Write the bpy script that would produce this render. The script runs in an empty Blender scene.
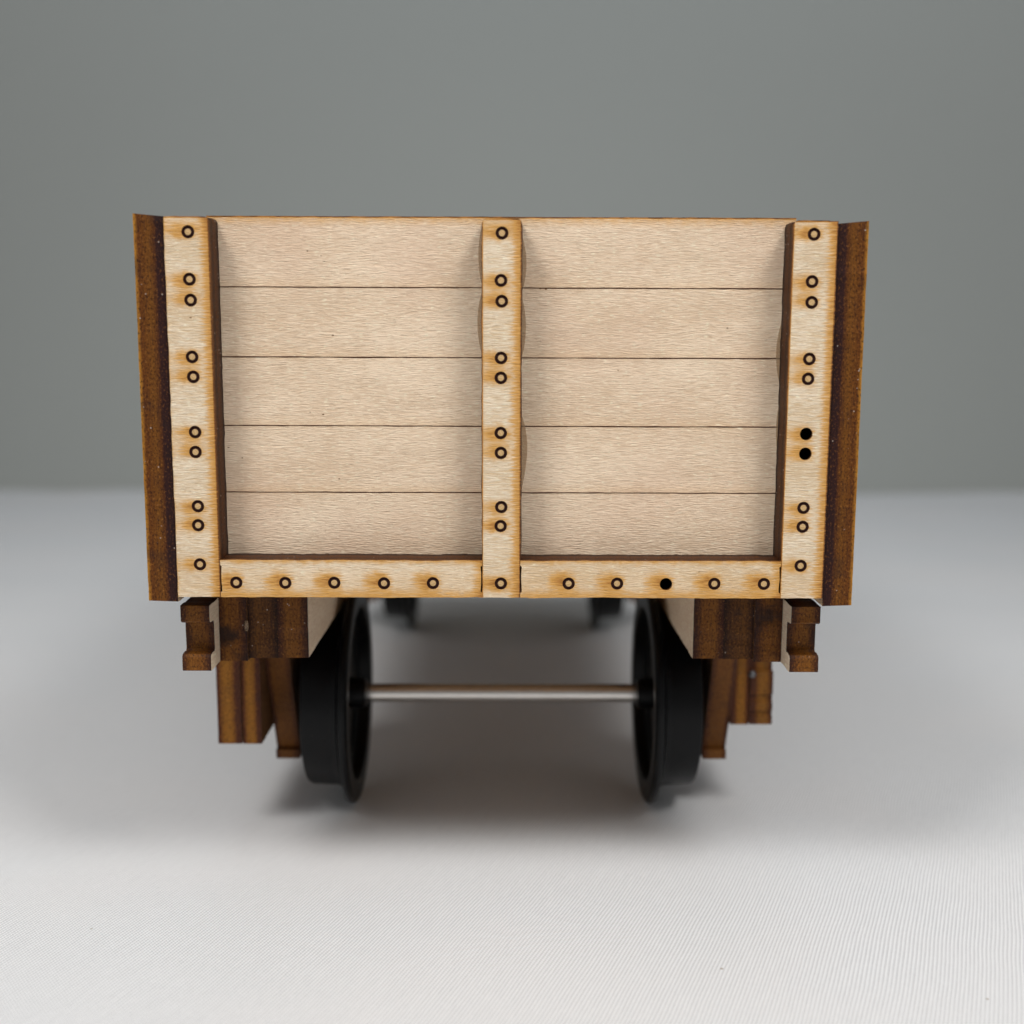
import bpy, bmesh, math, random
from mathutils import Vector, Matrix
random.seed(7)
MM = 0.001
sc = bpy.context.scene
COL = sc.collection

# ------------------------------------------------------------------ nodes
def new_mat(name):
    m = bpy.data.materials.new(name); m.use_nodes = True
    nt = m.node_tree; nt.nodes.clear()
    out = nt.nodes.new('ShaderNodeOutputMaterial')
    b = nt.nodes.new('ShaderNodeBsdfPrincipled')
    nt.links.new(b.outputs[0], out.inputs[0])
    return m, nt, b

class N:
    """small helper for building node trees"""
    def __init__(s, nt): s.nt = nt
    def node(s, t, **k):
        n = s.nt.nodes.new(t)
        for a, v in k.items(): setattr(n, a, v)
        return n
    def put(s, sock, v):
        if isinstance(v, bpy.types.NodeSocket): s.nt.links.new(v, sock)
        elif v is not None: sock.default_value = v
    def m(s, op, a, b=None, c=None, clamp=False):
        n = s.node('ShaderNodeMath', operation=op, use_clamp=clamp)
        s.put(n.inputs[0], a); s.put(n.inputs[1], b); s.put(n.inputs[2], c)
        return n.outputs[0]
    def pos(s, uv=False):
        n = s.node('ShaderNodeTexCoord')
        if uv: return n.outputs['UV']
        v = s.node('ShaderNodeVectorMath', operation='SCALE')
        s.put(v.inputs[0], n.outputs['Object']); v.inputs['Scale'].default_value = 1000.0
        return v.outputs[0]
    def sep(s, v):
        n = s.node('ShaderNodeSeparateXYZ'); s.put(n.inputs[0], v); return n.outputs
    def comb(s, x=0, y=0, z=0):
        n = s.node('ShaderNodeCombineXYZ')
        s.put(n.inputs[0], x); s.put(n.inputs[1], y); s.put(n.inputs[2], z); return n.outputs[0]
    def scale(s, v, xyz):
        n = s.node('ShaderNodeVectorMath', operation='MULTIPLY')
        s.put(n.inputs[0], v); n.inputs[1].default_value = xyz; return n.outputs[0]
    def noise(s, v, scale=1.0, detail=2.0, rough=0.5, dist=0.0):
        n = s.node('ShaderNodeTexNoise'); s.put(n.inputs['Vector'], v)
        n.inputs['Scale'].default_value = scale; n.inputs['Detail'].default_value = detail
        n.inputs['Roughness'].default_value = rough; n.inputs['Distortion'].default_value = dist
        return n.outputs['Fac']
    def voro(s, v, scale=1.0):
        n = s.node('ShaderNodeTexVoronoi'); s.put(n.inputs['Vector'], v)
        n.inputs['Scale'].default_value = scale; return n.outputs['Distance']
    def ramp(s, f, stops, interp='LINEAR'):
        n = s.node('ShaderNodeValToRGB'); s.put(n.inputs[0], f)
        cr = n.color_ramp; cr.interpolation = interp
        stops = sorted(stops, key=lambda q: q[0])
        for i, (p, c) in enumerate(stops):
            if not isinstance(c, (tuple, list)): c = (c, c, c)
            e = cr.elements[i] if i < 2 else cr.elements.new(p)
            e.position = p; e.color = (*c, 1)
        return n.outputs[0]
    def step(s, f, a, b):
        n = s.node('ShaderNodeMapRange', interpolation_type='SMOOTHSTEP')
        s.put(n.inputs[0], f); n.inputs[1].default_value = a; n.inputs[2].default_value = b
        return n.outputs[0]
    def lin(s, f, a, b):
        n = s.node('ShaderNodeMapRange'); s.put(n.inputs[0], f)
        n.inputs[1].default_value = a; n.inputs[2].default_value = b
        return n.outputs[0]
    def mix(s, f, a, b):
        n = s.node('ShaderNodeMix', data_type='RGBA')
        s.put(n.inputs[0], f)
        for k, v in ((6, a), (7, b)):
            if isinstance(v, tuple): v = (*v, 1) if len(v) == 3 else v
            s.put(n.inputs[k], v)
        return n.outputs[2]
    def bump(s, h, strength, dist):
        n = s.node('ShaderNodeBump'); n.inputs['Strength'].default_value = strength
        n.inputs['Distance'].default_value = dist * MM; s.put(n.inputs['Height'], h)
        return n.outputs[0]

def wood_mat(name, light, dark, scorch=None, axis='x', tint=None):
    """pale laser-cut veneer, grain along x (or y); scorch(n, x, z, streak) -> mask of laser scorching"""
    m, nt, b = new_mat(name); n = N(nt)
    p = n.pos()
    if axis == 'y':
        q = n.sep(p); p = n.comb(q[1], q[0], q[2])
    warp = n.noise(n.scale(p, (.12, .12, .35)), 1, 2)
    xs = n.sep(p)
    pz = n.comb(xs[0], xs[1], n.m('ADD', xs[2], n.m('MULTIPLY', warp, .8)))
    g1 = n.noise(n.scale(pz, (.48, 2, 5.0)), 1, 3, .6)
    g2 = n.noise(n.scale(pz, (.85, 3, 9.5)), 1, 2, .6)
    g3 = n.noise(n.scale(p, (.05, .5, .16)), 1, 2)
    ray = n.noise(n.scale(pz, (1.1, 4, 5.0)), 1, 1)
    f = n.m('ADD', n.m('MULTIPLY', g1, .5), n.m('ADD', n.m('MULTIPLY', g2, .32), n.m('MULTIPLY', g3, .30)))
    col = n.mix(n.step(f, .46, .66), dark, light)
    # short dark pores and pale flecks along the grain
    col = n.mix(n.m('MULTIPLY', n.step(g2, .57, .70), .36), col, tuple(c * .60 for c in dark))
    col = n.mix(n.m('MULTIPLY', n.step(ray, .58, .72), .60), col, tuple(min(1, c * 1.16 + .03) for c in light))
    if tint: col = n.mix(n.m('MULTIPLY', n.step(n.noise(n.scale(p, (.07, .5, .05)), 1.0, 1), .45, .7), .35), col, tint)
    # tiny dark specks
    sp = n.step(n.voro(n.scale(p, (.35, .35, .6)), 1), .07, .03)
    col = n.mix(n.m('MULTIPLY', sp, n.step(n.noise(p, .11), .52, .6)), col, (.20, .10, .04))
    if scorch:
        jx = n.m('MULTIPLY', n.m('SUBTRACT', n.noise(n.scale(p, (.5, 1, 5)), 1, 2), .5), 2.6)
        jz = n.m('MULTIPLY', n.m('SUBTRACT', n.noise(n.scale(p, (.9, 1, .9)), 1, 2), .5), 1.1)
        k = scorch(n, n.m('ADD', xs[0], jx), n.m('ADD', xs[2], jz), xs[0], xs[2])
        k = n.m('MULTIPLY', k, n.lin(g1, .05, .55))
        col = n.mix(n.m('MULTIPLY', n.step(k, .0, .64), .95), col, (.71, .37, .088))
        col = n.mix(n.m('MULTIPLY', n.step(k, .50, 1.15), .88), col, (.42, .165, .028))
        col = n.mix(n.m('MULTIPLY', n.step(k, 1.35, 2.0), .9), col, (.075, .024, .012))
    n.put(b.inputs['Base Color'], col)
    b.inputs['Roughness'].default_value = .62
    b.inputs['Specular IOR Level'].default_value = .25
    h = n.m('ADD', n.m('MULTIPLY', g1, .7), n.m('ADD', g2, n.m('MULTIPLY', ray, -.35)))
    n.put(b.inputs['Normal'], n.bump(h, .85, .20))
    return m

def edge_mat(name, stops, gain=1.0, stain=.35, dust=.6, soft=.16):
    """laser-burnt plywood edge: u runs across the thickness, v (mm) along the edge"""
    m, nt, b = new_mat(name); n = N(nt)
    uv = n.sep(n.pos(uv=True)); p = n.pos()
    w = n.m('MULTIPLY', n.m('SUBTRACT', n.noise(n.comb(uv[1], 0, 0), .35, 3), .5), soft)
    u = n.m('ADD', uv[0], w)
    col = n.ramp(u, [(a, tuple(x * gain for x in c)) for a, c in stops])
    fine = n.noise(n.comb(n.m('MULTIPLY', uv[0], 15.0), n.m('MULTIPLY', uv[1], 2.6), 0), 1, 3, .7)
    lines = n.noise(n.comb(n.m('MULTIPLY', uv[0], 26.0), n.m('MULTIPLY', uv[1], .35), 3), 1, 2, .6)
    big = n.noise(p, .16, 3, .6)
    col = n.mix(n.m('MULTIPLY', n.step(fine, .54, .70), .70), col, (.29 * gain, .112 * gain, .019 * gain))
    col = n.mix(n.m('MULTIPLY', n.m('MULTIPLY', n.step(fine, .60, .70), .55), n.step(u, .76, .62)), col, (.50 * gain, .22 * gain, .045 * gain))
    col = n.mix(n.m('MULTIPLY', n.step(fine, .50, .34), .80), col, (.016, .006, .004))
    col = n.mix(n.m('MULTIPLY', n.step(lines, .50, .68), .40), col, (.035, .013, .010))
    col = n.mix(n.m('MULTIPLY', n.step(big, .52, .68), stain), col, (.018, .010, .010))
    sp = n.step(n.voro(p, 1.15), .14, .07)
    sp = n.m('MULTIPLY', sp, n.step(n.noise(p, .55), .55, .60))
    col = n.mix(n.m('MULTIPLY', sp, dust), col, (.55, .45, .38))
    n.put(b.inputs['Base Color'], col)
    n.put(b.inputs['Roughness'], n.lin(fine, -.6, 1.6))
    b.inputs['Specular IOR Level'].default_value = .16
    n.put(b.inputs['Normal'], n.bump(n.m('ADD', fine, n.m('MULTIPLY', lines, .8)), .6, .14))
    return m

def plain(name, col, rough, spec=.5, metal=0.0):
    m, nt, b = new_mat(name)
    b.inputs['Base Color'].default_value = (*col, 1); b.inputs['Roughness'].default_value = rough
    b.inputs['Specular IOR Level'].default_value = spec; b.inputs['Metallic'].default_value = metal
    return m

# scorch patterns: (row positions along the strip) x (profile across the strip)
ROWS_SIDE = [88.15, 82.5, 80.0, 73.12, 70.68, 63.86, 61.38, 54.56, 52.15, 47.15]
ROWS_MID = ROWS_SIDE[:-1] + [44.78]
RAIL_L = [-33.5, -27.3, -21.1, -14.8, -8.6]
RAIL_R = [8.6, 14.75, 20.96, 27.1, 33.4]

def rows_ramp(n, f, rows, lo, hi, half, amps):
    st = [(0, 0.0)]
    rows = sorted(rows); L = hi - lo
    for i, r in enumerate(rows):
        a = amps[i % len(amps)]
        st.append(((r - lo) / L, a))
        nxt = rows[i + 1] if i + 1 < len(rows) else r + 99
        gap = nxt - r
        if gap > 2.2 * half:
            st.append(((r + half - lo) / L, 0.0))
            if nxt < hi: st.append(((nxt - half - lo) / L, 0.0))
        else:
            st.append(((r + gap / 2 - lo) / L, .38))
    first = (rows[0] - half - lo) / L
    if first > 0: st.append((first, 0.0))
    st = [q for q in st if 0 <= q[0] <= 1]
    return n.ramp(n.lin(f, lo, hi), st)

def post_scorch(xr, x0, x1, rows, seed, zt=89.9, lrim=.5):
    rr = random.Random(seed); amps = [rr.uniform(.75, 1.0) for _ in range(7)]
    def f(n, x, z, xs, zs):
        rz = rows_ramp(n, z, rows, 42, 92, 1.35, amps)
        a = n.lin(x, xr - 6, xr + 4)
        rx = n.ramp(a, [(0, .0), (.22, .06), (.36, .34), (.47, .85), (.53, 1.0), (.63, .9), (.69, .45), (.74, 0.0)])
        k = n.m('MULTIPLY', rz, rx)
        e = n.step(x, x1 - 1.8, x1 + .1)
        e2 = n.m('MULTIPLY', n.step(x, x0 + .7, x0 - .5), .25)
        low = n.m('MULTIPLY', n.step(z, 49.5, 44), .16)
        up = n.m('MULTIPLY', n.step(z, 86.5, 90), .30)
        k = n.m('ADD', n.m('MULTIPLY', k, 1.12), n.m('MULTIPLY', e, .92))
        k = n.m('ADD', k, n.m('ADD', e2, n.m('ADD', low, up)))
        rim = n.m('MAXIMUM', n.step(zs, zt - .22, zt - .04), n.m('MAXIMUM', n.step(xs, x1 - .20, x1 - .03), n.m('MULTIPLY', n.step(xs, x0 + .16, x0 + .02), lrim)))
        k = n.m('ADD', k, n.m('MULTIPLY', rim, 1.3))
        return k
    return f

def rail_scorch(rows, x1):
    def f(n, x, z, xs, zs):
        rx_rows = [r - .7 for r in rows]
        st_f = n.ramp(n.lin(x, rows[0] - 6, rows[-1] + 6), sum([[((r - 3.0 - rows[0] + 6) / (rows[-1] - rows[0] + 12), .10),
                 ((r - .8 - rows[0] + 6) / (rows[-1] - rows[0] + 12), 1.0),
                 ((r + .5 - rows[0] + 6) / (rows[-1] - rows[0] + 12), .55),
                 ((r + 1.2 - rows[0] + 6) / (rows[-1] - rows[0] + 12), .08)] for r in rows], []))
        rz = n.ramp(n.lin(z, 42.5, 48), [(0.0, 0.0), (.22, .25), (.40, .95), (.50, .95), (.68, .25), (.8, 0)])
        k = n.m('MULTIPLY', st_f, rz)
        bot = n.m('MULTIPLY', n.step(z, 44.6, 42.8), .50)
        top = n.m('MULTIPLY', n.step(z, 46.9, 47.9), .50)
        end = n.m('MULTIPLY', n.step(x, x1 - 1.6, x1 + .3), .6)
        k = n.m('ADD', n.m('MULTIPLY', k, 1.05), n.m('ADD', bot, n.m('ADD', top, end)))
        return n.m('ADD', k, .13)
    return f

SEAMS = [81.8, 73.1, 64.42, 55.87]
def panel_scorch(n, x, z, xs, zs):
    st = [(0, 0.0)]
    for s_ in SEAMS:
        for d, v in ((-.4, .04), (0, .20), (.3, .18), (1.7, .0)):
            st.append(((s_ + d - 42) / 50, v))
    st += [((88.9 - 42) / 50, .0), ((90.2 - 42) / 50, .42)]
    k = n.m('ADD', n.ramp(n.lin(z, 42, 92), st), n.m('MULTIPLY', n.step(zs, 90.25, 90.42), 1.5))
    return k

LIGHT = (.93, .79, .61); DARK = (.74, .55, .345)
M = {}
M['panel'] = wood_mat('plank_veneer', (.95, .765, .575), (.77, .575, .40), panel_scorch, tint=(.80, .57, .42))
M['post_l'] = wood_mat('post_veneer', LIGHT, DARK, post_scorch(-38.0, -40.9, -35.5, ROWS_SIDE, 1, 89.95, .1))
M['post_c'] = wood_mat('post_veneer_centre', LIGHT, DARK, post_scorch(0, -2.35, 2.45, ROWS_MID, 2, 89.85, 1.0))
M['post_r'] = wood_mat('post_veneer_right', LIGHT, DARK, post_scorch(38.0, 35.5, 40.9, ROWS_SIDE, 3, 89.72, 1.0))
M['rail_l'] = wood_mat('rail_veneer', LIGHT, DARK, rail_scorch(RAIL_L, -2.4))
M['rail_r'] = wood_mat('rail_veneer_right', LIGHT, DARK, rail_scorch(RAIL_R, 35.4))
M['wood'] = wood_mat('bare_veneer', (.74, .57, .39), (.60, .43, .27), axis='y')
M['dark_wood'] = wood_mat('dark_brown_veneer', (.20, .095, .035), (.10, .042, .016), axis='y')  # dark brown veneer for inner ply faces, boxes and guards
M['under'] = wood_mat('brown_underside', (.46, .27, .12), (.30, .15, .06), axis='y')
M['fresh'] = wood_mat('fresh_veneer', (.93, .78, .60), (.78, .60, .42), axis='y')
M['peg'] = wood_mat('peg_veneer', (.72, .50, .26), (.55, .34, .14))
M['side_edge'] = edge_mat('burnt_side_edge', [(0, (.62, .29, .035)), (.08, (.34, .13, .018)), (.13, (.15, .045, .007)), (.48, (.21, .076, .010)),
                           (.66, (.12, .038, .009)), (.73, (.040, .013, .012)), (1, (.030, .010, .010))], .80, .45, .8)
M['post_edge'] = edge_mat('burnt_post_edge', [(0, (.40, .15, .02)), (.16, (.14, .042, .010)), (.33, (.05, .016, .008)), (.5, (.16, .048, .012)),
                           (.72, (.12, .045, .02)), (.85, (.04, .014, .009)), (1, (.03, .009, .005))], .55, .35, .9)
M['frame_edge'] = edge_mat('burnt_frame_edge', [(0, (.05, .016, .010)), (.14, (.10, .032, .009)), (.30, (.23, .085, .012)), (.68, (.20, .070, .011)),
                           (.84, (.09, .030, .010)), (1, (.030, .010, .009))], .92, .85, .7)
M['box_edge'] = edge_mat('burnt_box_edge', [(0, (.09, .026, .010)), (.10, (.09, .026, .010)), (.25, (.27, .105, .014)), (.45, (.31, .13, .018)), (.62, (.27, .105, .014)),
                          (.78, (.085, .026, .012)), (1, (.06, .02, .012))], 1.0, .25, .15)
M['mid_edge'] = edge_mat('smoked_middle_edge', [(0, (.04, .014, .009)), (.3, (.17, .065, .012)), (.7, (.12, .045, .012)), (1, (.02, .009, .008))], .8, .95, .8)
M['guard_edge'] = edge_mat('burnt_guard_edge', [(0, (.07, .022, .010)), (.10, (.09, .028, .010)), (.24, (.20, .075, .014)), (.72, (.17, .062, .013)), (.92, (.09, .030, .010)), (1, (.05, .018, .010))], 1.0, .3, .15)
M['char'] = plain('char', (.040, .013, .010), .75, .2)
M['score'] = plain('scored_line', (.22, .09, .055), .8, .1)
M['void'] = plain('char_and_hole_dark', (.004, .003, .003), .9, .05)  # near-black colour paints the darkness inside the open rivet holes

# glue squeezed out beside the posts: thin clear film
gm, gnt, gb = new_mat('dried_glue'); gn = N(gnt)
gb.inputs['Base Color'].default_value = (.46, .335, .22, 1); gb.inputs['Roughness'].default_value = .3
gb.inputs['Specular IOR Level'].default_value = .5
gt = gn.node('ShaderNodeBsdfTransparent'); gt.inputs[0].default_value = (.94, .87, .78, 1)
gx = gn.node('ShaderNodeMixShader'); gx.inputs[0].default_value = .42
gnt.links.new(gt.outputs[0], gx.inputs[1]); gnt.links.new(gb.outputs[0], gx.inputs[2])
gnt.links.new(gx.outputs[0], [q for q in gnt.nodes if q.type == 'OUTPUT_MATERIAL'][0].inputs[0])
M['glue'] = gm

# black moulded plastic of the wheels
wm, wnt, wb = new_mat('black_plastic'); wn = N(wnt)
wp = wn.pos(); wf = wn.noise(wp, 1.5, 3)
wn.put(wb.inputs['Base Color'], wn.mix(wf, (.0016, .0018, .0022), (.0034, .0037, .0045)))
wn.put(wb.inputs['Roughness'], wn.lin(wf, -.55, 2.4)); wb.inputs['Specular IOR Level'].default_value = .18
M['plastic'] = wm
# turned steel
am, ant, ab = new_mat('bright_steel'); an = N(ant)
ap = an.noise(an.scale(an.pos(), (.25, .3, .3)), 1, 2)
an.put(ab.inputs['Base Color'], an.mix(ap, (.70, .675, .64), (.80, .775, .74)))
ab.inputs['Metallic'].default_value = .85; an.put(ab.inputs['Roughness'], an.lin(ap, -.2, 5.0))
M['steel'] = am

# ------------------------------------------------------------------ geometry
ROOT = bpy.data.objects.new('model_wagon', None); COL.objects.link(ROOT)
ROOT.location = (0, 98 * MM, 0); ROOT.empty_display_size = .02
ROOT['label'] = 'plywood open wagon model, planked riveted end, burnt brown edges, black wheels, on white cloth'
ROOT['category'] = 'model wagon'

def link(name, bm, mats, parent, smooth=False):
    me = bpy.data.meshes.new(name)
    bmesh.ops.recalc_face_normals(bm, faces=bm.faces)
    bm.to_mesh(me); bm.free()
    for m in mats: me.materials.append(m)
    if smooth:
        for q in me.polygons: q.use_smooth = True
    o = bpy.data.objects.new(name, me); COL.objects.link(o)
    o.parent = parent
    if parent is ROOT: o.location = -ROOT.location
    return o

def densify(pts, step, jit, rnd):
    out = []
    for i, (a, b) in enumerate(pts):
        c, d = pts[(i + 1) % len(pts)]
        L = math.hypot(c - a, d - b); k = max(1, int(L / step)); w = 0.0
        nx, ny = (d - b) / (L or 1), -(c - a) / (L or 1)
        for j in range(k):
            t = j / k
            w = .6 * w + rnd.gauss(0, jit)
            e = w if j else 0
            out.append((a + (c - a) * t + nx * e, b + (d - b) * t + ny * e))
    return out

def circle(cx, cy, r, n=28):
    return [(cx + r * math.cos(2 * math.pi * i / n), cy + r * math.sin(2 * math.pi * i / n)) for i in range(n)]

def offset(pts, d):
    n = len(pts); ar = sum(pts[i][0] * pts[(i + 1) % n][1] - pts[(i + 1) % n][0] * pts[i][1] for i in range(n))
    sg = 1 if ar > 0 else -1; out = []
    for i in range(n):
        (ax, ay), (bx, by), (cx, cy) = pts[i - 1], pts[i], pts[(i + 1) % n]
        l1 = math.hypot(bx - ax, by - ay) or 1; l2 = math.hypot(cx - bx, cy - by) or 1
        nx = (by - ay) / l1 + (cy - by) / l2; ny = -(bx - ax) / l1 - (cx - bx) / l2
        q = max(.35, (nx * nx + ny * ny) / 2)
        out.append((bx + sg * d * nx / q, by + sg * d * ny / q))
    return out

def sheet(bm, outline, plane, a0, a1, holes=(), face=0, edge=1, step=.7, jit=.022, seed=1, back=None, kerf=0.0):
    """a laser-cut ply sheet: outline (mm) in XZ or YZ, thickness from a0 to a1; edge UV u=0 at a0"""
    rnd = random.Random(seed)
    uvl = bm.loops.layers.uv.verify()
    loops = [densify(outline, step, jit, rnd)] + [list(h) for h in holes]
    def P(q, a): return Vector((q[0], a, q[1])) * MM if plane == 'XZ' else Vector((a, q[0], q[1])) * MM
    rings = []
    for lp in loops:
        lb = offset(lp, kerf) if kerf and not rings else lp      # the beam leaves slightly sloping sides
        rings.append(([bm.verts.new(P(q, a0)) for q in lp], [bm.verts.new(P(q, a1)) for q in lb], lp))
    for side, mi in ((0, face), (1, face if back is None else back)):
        es = []
        for r in rings:
            vs = r[side]
            es += [bm.edges.new((vs[i], vs[(i + 1) % len(vs)])) for i in range(len(vs))]
        g = bmesh.ops.triangle_fill(bm, edges=es, use_beauty=True)
        for f in g['geom']:
            if isinstance(f, bmesh.types.BMFace): f.material_index = mi
    for A, B, lp in rings:
        v = 0.0
        for i in range(len(A)):
            j = (i + 1) % len(A)
            d = math.hypot(lp[j][0] - lp[i][0], lp[j][1] - lp[i][1])
            f = bm.faces.new((A[i], A[j], B[j], B[i])); f.material_index = edge
            for l, uvv in zip(f.loops, ((0, v), (0, v + d), (1, v + d), (1, v))): l[uvl].uv = uvv
            v += d
    return bm

def ply(name, outline, plane, a0, a1, mats, parent=ROOT, bevel=.09, **k):
    bm = bmesh.new(); sheet(bm, outline, plane, a0, a1, **k)
    o = link(name, bm, mats, parent)
    if bevel:
        md = o.modifiers.new('worn', 'BEVEL'); md.width = bevel * MM; md.segments = 2
        md.limit_method = 'ANGLE'; md.angle_limit = math.radians(55)
    return o

def rect(x0, z0, x1, z1): return [(x0, z0), (x1, z0), (x1, z1), (x0, z1)]
def rrect(x0, z0, x1, z1, r, corners):
    """rectangle with some rounded corners: 'tl','tr'"""
    pts = [(x0, z0), (x1, z0)]
    if 'tr' in corners: pts += [(x1, z1 - r), (x1 - .3 * r, z1 - .3 * r), (x1 - r, z1)]
    else: pts += [(x1, z1)]
    if 'tl' in corners: pts += [(x0 + r, z1), (x0 + .3 * r, z1 - .3 * r), (x0, z1 - r)]
    else: pts += [(x0, z1)]
    return pts

def lathe_y(bm, prof, n=28, mats=None):
    """revolve (r, y) about the y axis"""
    rows = []
    for r, y in prof:
        if r < 1e-6: rows.append([bm.verts.new((0, y * MM, 0))])
        else: rows.append([bm.verts.new((r * MM * math.cos(2 * math.pi * i / n), y * MM, r * MM * math.sin(2 * math.pi * i / n))) for i in range(n)])
    for k in range(len(rows) - 1):
        A, B = rows[k], rows[k + 1]
        for i in range(n):
            j = (i + 1) % n
            if len(A) == 1: f = bm.faces.new((A[0], B[i], B[j]))
            elif len(B) == 1: f = bm.faces.new((A[i], A[j], B[0]))
            else: f = bm.faces.new((A[i], A[j], B[j], B[i]))
            if mats: f.material_index = mats[k]
    return bm

# engraved rivet: charred ring groove round a flush wooden peg
RO, RI = .79, .44
bm = bmesh.new()
lathe_y(bm, [(RO + .01, .05), (RO - .02, .22), (RI + .03, .22), (RI, .03), (RI - .06, 0.0), (0, -.01)], 28, [0, 0, 0, 0, 1])
RIV = bpy.data.meshes.new('rivet'); bmesh.ops.recalc_face_normals(bm, faces=bm.faces); bm.to_mesh(RIV); bm.free()
RIV.materials.append(M['char']); RIV.materials.append(M['peg'])
bm = bmesh.new()
lathe_y(bm, [(RO + .01, .05), (RO - .03, 2.2), (0, 2.25)], 28, [0, 0])
HOLE = bpy.data.meshes.new('rivet_hole'); bm.to_mesh(HOLE); bm.free(); HOLE.materials.append(M['void'])

def rivets(parent, pts, empty=()):
    for i, (x, z) in enumerate(pts):
        h = i in empty
        o = bpy.data.objects.new('rivet_hole' if h else 'rivet', HOLE if h else RIV); COL.objects.link(o)
        o.parent = parent; o.location = (x * MM, 0, z * MM)
        if h: o['label'] = 'open rivet hole without its peg, plain black'
        else: o.rotation_euler = (0, random.uniform(0, 6.28), 0)

T = 4.0
def post(x0, x1, rows, xr, mat, corners, empty=(), ztop=89.85, seed=1):
    pts = [(xr + random.uniform(-.06, .06), z) for z in rows]
    o = ply('end_post', rrect(x0, 42.95, x1, ztop, .45, corners), 'XZ', 0, T, [M[mat], M['post_edge']],
            holes=[circle(x, z, RO) for x, z in pts], seed=seed, bevel=0, kerf=.15)
    rivets(o, pts, empty)
    return o
post(-40.9, -35.5, ROWS_SIDE, -38.0, 'post_l', ('tr',), seed=11, ztop=89.95)
post(-2.36, 2.45, ROWS_MID, 0.0, 'post_c', ('tl', 'tr'), seed=12, ztop=89.85)
post(35.5, 40.9, ROWS_SIDE, 38.0, 'post_r', ('tl',), empty=(5, 6), seed=13, ztop=89.72)

def rail(x0, x1, rows, mat, empty=(), seed=1):
    # short scored slots mark the joints with the posts; the sheet is whole above and below them
    e = .20; g = .012
    a, b = x0 + g, x1 - g
    out = [(a, 42.95), (b, 42.95), (b, 43.55), (b - e, 43.7), (b - e * .6, 45.3), (b - e, 46.9), (b, 47.1), (b, 47.72),
           (a, 47.72), (a, 47.1), (a + e, 46.9), (a + e * .6, 45.3), (a + e, 43.7), (a, 43.55)]
    pts = [(x, 44.78 + random.uniform(-.05, .05)) for x in rows]
    o = ply('bottom_rail', out, 'XZ', 0.0, T, [M[mat], M['post_edge']], holes=[circle(x, z, RO) for x, z in pts], seed=seed, bevel=0, kerf=.10)
    rivets(o, pts, empty)
rail(-35.5, -2.36, RAIL_L, 'rail_l', seed=21)
rail(2.45, 35.5, RAIL_R, 'rail_r', empty=(2,), seed=22)

# planked end panel: five scored planks over a charred backing
def end_panel(y0, y1, flip=False):
    bm = bmesh.new()
    zs = [43.0] + [s for s in reversed(SEAMS)] + [90.5]
    for i in range(5):
        sheet(bm, rect(-36.75, zs[i] + (0.075 if i else 0), 36.75, zs[i + 1] - (0.075 if i < 4 else 0)), 'XZ', y0, y1, seed=30 + i, jit=.010, step=1.0, kerf=0 if flip or i < 4 else .14)
    a, b = (y0 + .16, y0 + .6) if not flip else (y1 - .6, y1 - .16)
    for s in SEAMS:
        sheet(bm, rect(-36.7, s - .12, 36.7, s + .12), 'XZ', a, b, face=2, edge=2, step=50, jit=0)
    return link('end_panel', bm, [M['panel'], M['post_edge'], M['score']], ROOT)
PANEL = end_panel(T, T + 3.8)
end_panel(190.2, 194.0, True)
# far end strapping
REAR = bmesh.new()
for x0, x1 in ((-40.9, -35.5), (-2.4, 2.4), (35.5, 40.9)):
    sheet(REAR, rect(x0, 42.95, x1, 89.9), 'XZ', 194.0, 198.0, step=2)
for x0, x1 in ((-35.48, -2.42), (2.42, 35.48)):
    sheet(REAR, rect(x0, 42.95, x1, 47.7), 'XZ', 194.0, 198.0, step=2)
link('rear_strapping', REAR, [M['wood'], M['post_edge']], ROOT)

# sides: an inner sheet butting the end panel and an outer riveted frame whose burnt edge shows at the corner
def side(s, ztop, zbot, hook):
    o0, o1 = (37.0 * s, 40.93 * s); a0, a1 = min(o0, o1), max(o0, o1)
    bm = bmesh.new()
    zs = [43.0] + [q for q in reversed(SEAMS)] + [90.0 if s < 0 else 90.22]
    for i in range(5):
        sheet(bm, rect(4.05, zs[i] + (.1 if i else 0), 193.9, zs[i + 1] - (.1 if i < 4 else 0)), 'YZ', a0, a1, step=3, seed=50 + i)
    for q in SEAMS:
        sheet(bm, rect(4.2, q - .12, 193.8, q + .12), 'YZ', a0 + .6, a1 - .6, face=2, edge=2, step=500, jit=0)
    link('side_board', bm, [M['wood'], M['side_edge'], M['char']], ROOT)
    # outer frame: u = 0 on the outside
    b0, b1 = 44.72 * s, 41.0 * s
    out = [(.25, zbot), (197.7, zbot), (197.7, ztop - .4)]
    for y in (160.0, 96.0, 32.0):
        pass
    # notch the planking windows out of the frame
    out += [(.55, ztop - .5), (.3, ztop)]
    wins = []
    ys = [6.0, 44.0, 48.5, 96.5, 101.5, 149.5, 154.0, 192.0]
    for i in range(0, 8, 2): wins.append([(ys[i], 48.0), (ys[i + 1], 48.0), (ys[i + 1], 87.5), (ys[i], 87.5)])
    o = ply('side_frame', out, 'YZ', b0, b1, [M['wood'], M['side_edge']], holes=wins, seed=60 + int(s), step=.9, jit=.03, bevel=.1)
    for v in o.data.vertices:                      # the cut corner is a little uneven across its thickness
        if v.co.z > (ztop - .7) * MM and abs(v.co.x) < 42 * MM: v.co.z -= .34 * MM
        if v.co.z < (zbot + .3) * MM and abs(v.co.x) < 42 * MM: v.co.z -= .12 * MM
    return o
side(-1, 90.35, 42.4, True)
side(1, 89.80, 42.0, False)

# floor
ply('floor', [(7.9, 43.1), (190.1, 43.1), (190.1, 45.0), (7.9, 45.0)], 'YZ', -36.8, 36.8, [M['dark_wood'], M['under']], step=3, bevel=0)

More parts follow.
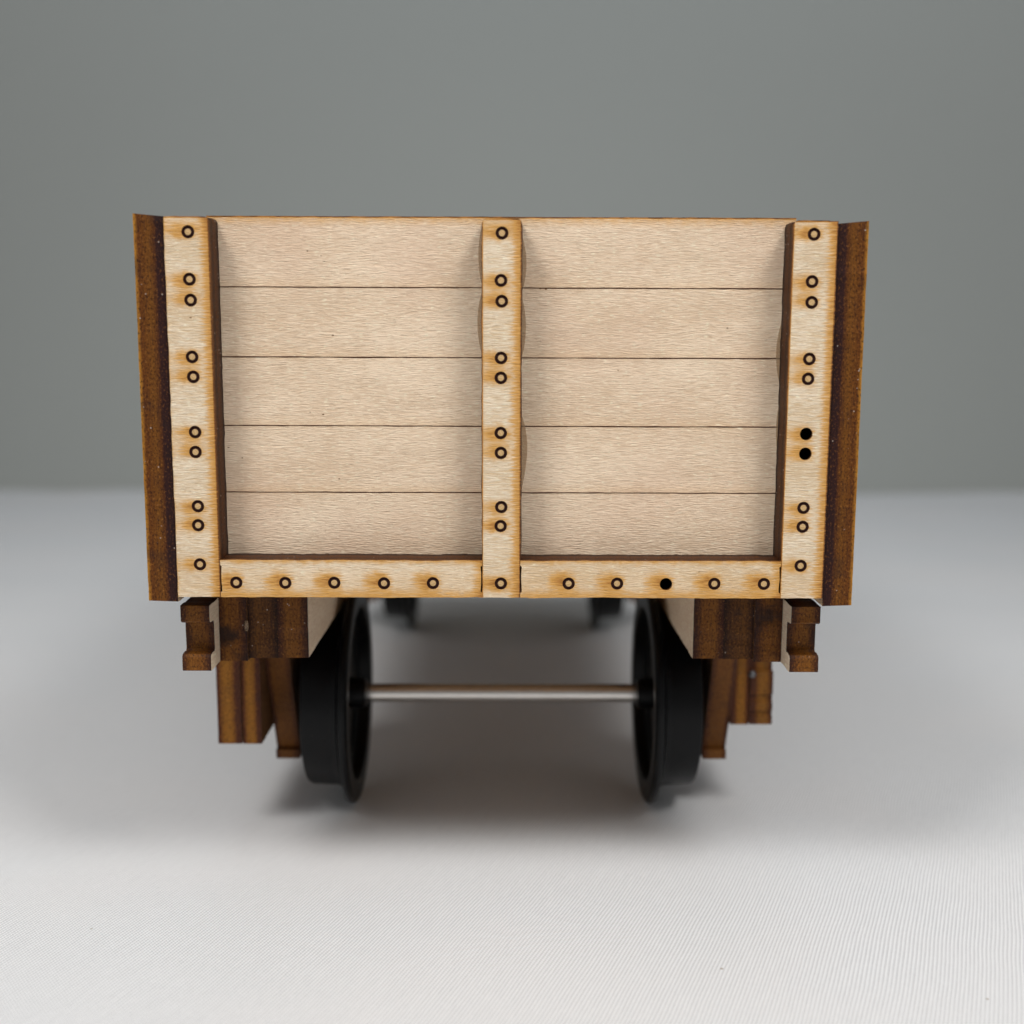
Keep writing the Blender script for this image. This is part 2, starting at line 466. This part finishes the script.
# solebars: three laminated layers each side
LAY = [(26.05, 30.17), (30.19, 34.3), (34.32, 38.35)]
for s in (-1, 1):
    bm = bmesh.new()
    for i, (x0, x1) in enumerate(LAY):
        front = (8.70, 9.15, 8.60)[i]; zb = (32.62, 32.45, 32.2)[i]
        sheet(bm, [(front, zb + .0), (189.0, zb), (189.0, 43.0), (front + 1.2, 43.0), (front + 1.1, 41.4), (front, 41.2)], 'YZ', x1 * s, x0 * s, seed=70 + i + s, step=.8, jit=.035, face=0 if i == 0 else 2, back=0 if i == 0 else 2, edge=3 if i == 1 else 1)
    o = link('solebar', bm, [M['fresh'], M['frame_edge'], M['dark_wood'], M['mid_edge']], ROOT)
    # strip under the floor, added to close the bright gap above the wheels
    ply('gap_cover_strip', [(44, 37.2), (186, 37.2), (186, 43.0), (44, 43.0)], 'YZ', 25.95 * s, 21.5 * s, [M['dark_wood'], M['frame_edge']], parent=o, step=4, bevel=0)
    ply('gap_cover_block', [(60.5, 27.0), (65, 27.0), (65, 37.1), (60.5, 37.1)], 'YZ', 31.5 * s, 24.6 * s, [M['dark_wood'], M['frame_edge']], parent=o, step=2, bevel=0)  # added block, hides the bright cloth behind the wheel top
    # C-shaped bracket on the outside
    c = [(4.0, 40.95), (4.0, 38.8), (4.35, 38.55), (5.9, 38.45), (6.1, 38.1), (6.15, 34.6), (5.9, 34.35), (4.3, 34.3), (4.0, 33.95), (4.0, 32.1), (12.5, 32.1), (12.5, 40.95)]
    b = ply('end_bracket', c, 'YZ', 41.9 * s, 38.05 * s, [M['fresh'], M['frame_edge']], seed=80 + s, step=.5, jit=.03, bevel=.12)
    # dried glue bead between the laminations
    if s == -1:
        bm = bmesh.new(); bmesh.ops.create_uvsphere(bm, u_segments=16, v_segments=10, radius=1)
        bmesh.ops.transform(bm, matrix=Matrix.Translation(Vector((-34.35, 8.55, 37.1)) * MM) @ Matrix.Diagonal((.28 * MM, .2 * MM, .8 * MM, 1)), verts=bm.verts)
        link('glue_bead', bm, [M['glue']], o, True)

# glue film squeezed out beside the posts
def film(pts, y=T, h=.10):
    bm = bmesh.new()
    A = [bm.verts.new(Vector((x, y - .01 + .0, z)) * MM) for x, z in pts]
    cx = sum(p[0] for p in pts) / len(pts); cz = sum(p[1] for p in pts) / len(pts)
    B = [bm.verts.new(Vector((cx + (x - cx) * .86, y - h, cz + (z - cz) * .985)) * MM) for x, z in pts]
    for i in range(len(A)):
        j = (i + 1) % len(A); bm.faces.new((A[i], A[j], B[j], B[i]))
    bm.faces.new(B)
    link('glue_smear', bm, [M['glue']], PANEL, False)
def bulge(x, side, z0, z1, w, n=14, skew=0.0):
    pts = [(x, z0 + (z1 - z0) * i / n) for i in range(n + 1)]
    pts += [(x + side * w * (math.sin(math.pi * (1 - i / n) ** (1 + skew)) ** .8), z1 - (z1 - z0) * i / n) for i in range(1, n)]
    return pts
film(bulge(-2.3, -1, 81.5, 90.0, .62)); film(bulge(-2.3, -1, 73.0, 81.8, .75))
film(bulge(2.4, 1, 80.9, 88.6, .72)); film(bulge(2.4, 1, 72.6, 81.2, .70)); film(bulge(2.4, 1, 55.0, 66.3, .95, skew=.3))
film(bulge(-2.3, -1, 52.0, 62.0, .28)); film(bulge(35.55, -1, 69.5, 78.2, .75)); film(bulge(35.55, -1, 60.5, 68.0, .4))

# running gear at the front axle, repeated at the far axle
AY, AZ, R_F, R_T = 41.0, 17.75, 17.75, 14.85
def wheel_mesh():
    bm = bmesh.new()
    # x measured outwards from the track centre
    prof = [(1.5, 22.3), (2.1, 22.3), (2.3, 22.5), (2.6, 25.2), (3.0, 25.6), (13.2, 25.6), (13.8, 25.2), (14.1, 23.5), (14.4, 23.3), (17.0, 23.3), (17.55, 23.6), (17.75, 24.05), (17.5, 24.6),
            (15.9, 25.1), (15.2, 25.35), (15.05, 25.8), (14.8, 26.4), (14.65, 30.3), (14.4, 30.85), (13.9, 31.0), (12.6, 31.0), (12.2, 30.6), (11.8, 29.4),
            (4.6, 29.4), (4.2, 30.6), (3.8, 31.0), (1.5, 31.0)]
    n = 96; rows = []
    for r, x in prof:
        rows.append([bm.verts.new((x * MM, r * MM * math.cos(2 * math.pi * i / n), r * MM * math.sin(2 * math.pi * i / n))) for i in range(n)])
    for k in range(len(rows)):
        A, B = rows[k], rows[(k + 1) % len(rows)]
        for i in range(n):
            j = (i + 1) % n; bm.faces.new((A[i], A[j], B[j], B[i]))
    bmesh.ops.recalc_face_normals(bm, faces=bm.faces)
    me = bpy.data.meshes.new('wheel'); bm.to_mesh(me); bm.free(); me.materials.append(M['plastic'])
    for p in me.polygons: p.use_smooth = True
    me.set_sharp_from_angle(angle=math.radians(28))
    return me
WM = wheel_mesh()
def part(name, me, loc, rz=0.0):
    o = bpy.data.objects.new(name, me); COL.objects.link(o); o.parent = ROOT
    o.location = Vector(loc) * MM - ROOT.location; o.rotation_euler.z = rz
    return o
def rod_mesh(r, x0, x1, name, mat):
    bm = bmesh.new(); n = 40; rows = []
    for rr, x in ((0, x0), (r * .8, x0), (r, x0 + .3), (r, x1 - .3), (r * .8, x1), (0, x1)):
        rows.append([bm.verts.new((x * MM, 0, 0))] if rr == 0 else [bm.verts.new((x * MM, rr * MM * math.cos(2 * math.pi * i / n), rr * MM * math.sin(2 * math.pi * i / n))) for i in range(n)])
    for k in range(len(rows) - 1):
        A, B = rows[k], rows[k + 1]
        for i in range(n):
            j = (i + 1) % n
            if len(A) == 1: bm.faces.new((A[0], B[i], B[j]))
            elif len(B) == 1: bm.faces.new((A[i], A[j], B[0]))
            else: bm.faces.new((A[i], A[j], B[j], B[i]))
    bmesh.ops.recalc_face_normals(bm, faces=bm.faces)
    me = bpy.data.meshes.new(name); bm.to_mesh(me); bm.free(); me.materials.append(mat)
    for p in me.polygons: p.use_smooth = True
    me.set_sharp_from_angle(angle=math.radians(28))
    return me
AXM = rod_mesh(1.5, -35.0, 35.0, 'axle', M['steel'])
BASE = 116.0
for dy in (0.0, BASE):
    part('axle', AXM, (0, AY + dy, AZ))
    for rz in (0.0, math.pi): part('wheel', WM, (0, AY + dy, AZ), rz)

W_OUT = [(26.4, 32.1), (36.1, 10.1), (35.3, 10.0), (35.35, 8.45), (46.65, 8.45), (46.7, 10.0), (45.9, 10.1), (55.6, 32.1)]
W_WIN = [[(33.2, 29.0), (37.6, 29.0), (37.6, 16.0)], [(48.8, 29.0), (44.4, 16.0), (44.4, 29.0)]]
def axle_guard(s, dy):
    return ply('axle_guard', [(y + dy, z) for y, z in W_OUT], 'YZ', 36.35 * s, 32.55 * s, [M['dark_wood'], M['guard_edge']],
               holes=[[(y + dy, z) for y, z in w] for w in W_WIN], seed=90 + s, step=.9, jit=.03)
for dy in (0.0, BASE):
    for s in (-1, 1): axle_guard(s, dy)
# axle boxes: two layers of ply each; the near left one is the longer spring-and-brake block
def box_pair(s, dy, y0, y1, zb, zt, notched):
    a = [(y0, zb), (y1, zb), (y1, zt), (y0, zt)]
    if notched:
        a = [(y0, zb), (y1, zb), (y1, zt), (y0 + 1.3, zt), (y0 + 1.2, 23.9), (y0 + .1, 23.7), (y0, 20.1), (y0 + .4, 20.0), (y0 + .4, 18.9), (y0, 18.8), (y0, 17.4), (y0 + .35, 17.3), (y0 + .35, 16.6), (y0, 16.5)]
    o = ply('axle_box', [(y + dy, z) for y, z in a], 'YZ', 43.0 * s, 39.35 * s, [M['dark_wood'], M['box_edge']], seed=100 + s, step=.9, jit=.03)
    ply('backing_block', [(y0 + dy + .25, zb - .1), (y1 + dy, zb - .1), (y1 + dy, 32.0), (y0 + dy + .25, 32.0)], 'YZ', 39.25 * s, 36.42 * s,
        [M['dark_wood'], M['box_edge']], parent=o, seed=110 + s, step=.9, jit=.03)
    return o
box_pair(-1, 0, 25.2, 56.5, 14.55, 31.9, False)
rb = box_pair(1, 0, 33.0, 49.0, 15.1, 31.0, True)
box_pair(-1, BASE, 33.0, 49.0, 15.1, 31.0, True)
box_pair(1, BASE, 33.0, 49.0, 15.1, 31.0, True)
bm = bmesh.new(); bmesh.ops.create_uvsphere(bm, u_segments=16, v_segments=10, radius=.62 * MM)
bmesh.ops.translate(bm, verts=bm.verts, vec=Vector((39.6, 33.1, 23.3)) * MM)
link('bolt', bm, [plain('dull_steel', (.16, .16, .17), .45, .5, .8)], rb, True)

# ------------------------------------------------------------------ table and backdrop
def cloth_mat():
    m, nt, b = new_mat('white_twill'); n = N(nt)
    p = n.pos(); q = n.sep(p)
    wob = n.m('MULTIPLY', n.noise(p, .035, 2), 1.2)
    th = math.radians(23)
    s = n.m('ADD', n.m('SUBTRACT', n.m('MULTIPLY', q[0], math.cos(th)), n.m('MULTIPLY', q[1], math.sin(th))), wob)
    t = n.m('ADD', n.m('MULTIPLY', q[0], math.sin(th)), n.m('MULTIPLY', q[1], math.cos(th)))
    rib = n.m('ADD', n.m('MULTIPLY', n.m('SINE', n.m('MULTIPLY', s, 2 * math.pi / .47)), .5), .5)
    weft = n.m('ADD', n.m('MULTIPLY', n.m('SINE', n.m('MULTIPLY', n.m('ADD', t, n.m('MULTIPLY', s, .55)), 2 * math.pi / .39)), .5), .5)
    fz = n.noise(p, 2.6, 2, .6)
    slub = n.noise(n.comb(n.m('MULTIPLY', s, 1.7), n.m('MULTIPLY', t, .25), 0), 1, 2)
    h = n.m('ADD', n.m('ADD', rib, n.m('MULTIPLY', weft, .42)), n.m('ADD', n.m('MULTIPLY', fz, .5), n.m('MULTIPLY', slub, .4)))
    col = n.mix(n.lin(h, .2, 1.7), (.58, .59, .615), (.91, .925, .95))
    col = n.mix(n.m('MULTIPLY', n.step(n.noise(p, .02, 3), .4, .65), .18), col, (.86, .83, .825))
    # lint and specks
    sp = n.m('MULTIPLY', n.step(n.voro(p, .16), .042, .02), n.step(n.noise(p, .05), .52, .56))
    col = n.mix(n.m('MULTIPLY', sp, .75), col, (.33, .26, .18))
    n.put(b.inputs['Base Color'], col)
    b.inputs['Roughness'].default_value = .8; b.inputs['Specular IOR Level'].default_value = .12
    b.inputs['Sheen Weight'].default_value = .15
    n.put(b.inputs['Normal'], n.bump(h, .6, .10))
    return m

bm = bmesh.new()
NX, NY = 140, 110; X0, X1, Y0, Y1 = -620, 620, -330, 444
from mathutils import noise as mn
grid = []
for j in range(NY + 1):
    row = []
    for i in range(NX + 1):
        x = X0 + (X1 - X0) * i / NX; y = Y0 + (Y1 - Y0) * j / NY
        d = max(abs(x) - 46, -y - 0, y - 200, 0)
        w = min(1, d / 60.0)
        z = w * 1.1 * mn.noise(Vector((x / 75, y / 55, 3.1))) + w * .5 * mn.noise(Vector((x / 30, y / 24, 9.0)))
        row.append(bm.verts.new((x * MM, y * MM, (z - .02) * MM)))
    grid.append(row)
for j in range(NY):
    for i in range(NX): bm.faces.new((grid[j][i], grid[j][i + 1], grid[j + 1][i + 1], grid[j + 1][i]))
me = bpy.data.meshes.new('table_surface'); bm.to_mesh(me); bm.free(); me.materials.append(cloth_mat())
for p in me.polygons: p.use_smooth = True
tab = bpy.data.objects.new('table_surface', me); COL.objects.link(tab)
tab['kind'] = 'structure'; tab['label'] = 'white twill cloth spread flat under the wagon'; tab['category'] = 'tablecloth'

m, nt, b = new_mat('grey_backdrop'); n = N(nt)
wc = n.noise(n.pos(), .004, 2)
n.put(b.inputs['Base Color'], n.mix(wc, (.488, .510, .487), (.506, .527, .503)))
b.inputs['Roughness'].default_value = .85; b.inputs['Specular IOR Level'].default_value = .15
bm = bmesh.new()
WX, WY, WZ = 900, 446, 700
q = [bm.verts.new(Vector(v) * MM) for v in ((-WX, WY, -20), (WX, WY, -20), (WX, WY, WZ), (-WX, WY, WZ), (-WX, WY + 6, -20), (WX, WY + 6, -20), (WX, WY + 6, WZ), (-WX, WY + 6, WZ))]
for f in ((0, 1, 2, 3), (7, 6, 5, 4), (0, 4, 5, 1), (1, 5, 6, 2), (2, 6, 7, 3), (3, 7, 4, 0)): bm.faces.new([q[i] for i in f])
me = bpy.data.meshes.new('backdrop'); bm.to_mesh(me); bm.free(); me.materials.append(m)
bd = bpy.data.objects.new('backdrop', me); COL.objects.link(bd)
bd['kind'] = 'structure'; bd['label'] = 'plain grey backdrop standing behind the white cloth'; bd['category'] = 'backdrop'

# ------------------------------------------------------------------ light
def softbox(name, loc, target, sx, sy, power, col, spread=180):
    l = bpy.data.lights.new(name, 'AREA'); l.shape = 'RECTANGLE'; l.size = sx * MM; l.size_y = sy * MM
    l.energy = power; l.color = col; l.spread = math.radians(spread)
    o = bpy.data.objects.new(name, l); COL.objects.link(o); o.location = Vector(loc) * MM
    o.rotation_euler = (Vector(target) - Vector(loc)).to_track_quat('-Z', 'Y').to_euler()
    return o
softbox('softbox_left', (-190, -190, 400), (0, -5, 40), 130, 130, .272, (1, .975, .935), 95)
softbox('softbox_right', (190, -190, 400), (0, -5, 40), 130, 130, .272, (1, .975, .935), 95)
softbox('overhead_panel', (30, 225, 560), (30, 420, 130), 460, 200, .56, (.82, .92, 1))
w = bpy.data.worlds.new('World'); sc.world = w; w.use_nodes = True
bg = w.node_tree.nodes['Background']; bg.inputs[0].default_value = (1, .975, .955, 1); bg.inputs[1].default_value = .272

# ------------------------------------------------------------------ camera
F_PX = 1150.0
cd = bpy.data.cameras.new('camera'); cam = bpy.data.objects.new('camera', cd); COL.objects.link(cam)
cd.sensor_width = 36; cd.lens = 36 * F_PX / 1024; cd.clip_start = .005; cd.clip_end = 10
pt, yw, rl = math.radians(8.26), math.radians(.3), math.radians(.2)
fw = Vector((math.sin(yw) * math.cos(pt), math.cos(yw) * math.cos(pt), -math.sin(pt)))
rt = Vector((math.cos(yw), -math.sin(yw), 0)); up = rt.cross(fw)
r2 = rt * math.cos(rl) + up * math.sin(rl); u2 = up * math.cos(rl) - rt * math.sin(rl)
mw = Matrix((r2, u2, -fw)).transposed().to_4x4(); mw.translation = Vector((.64, -143, 74.7)) * MM
cam.matrix_world = mw
cd.dof.use_dof = True; cd.dof.focus_distance = .149; cd.dof.aperture_fstop = 15
sc.camera = cam
sc.view_settings.view_transform = 'Standard'; sc.view_settings.look = 'None'
sc.view_settings.exposure = 0; sc.view_settings.gamma = 1; sc.view_settings.use_curve_mapping = False
sc.render.engine = 'CYCLES'; sc.cycles.use_denoising = True
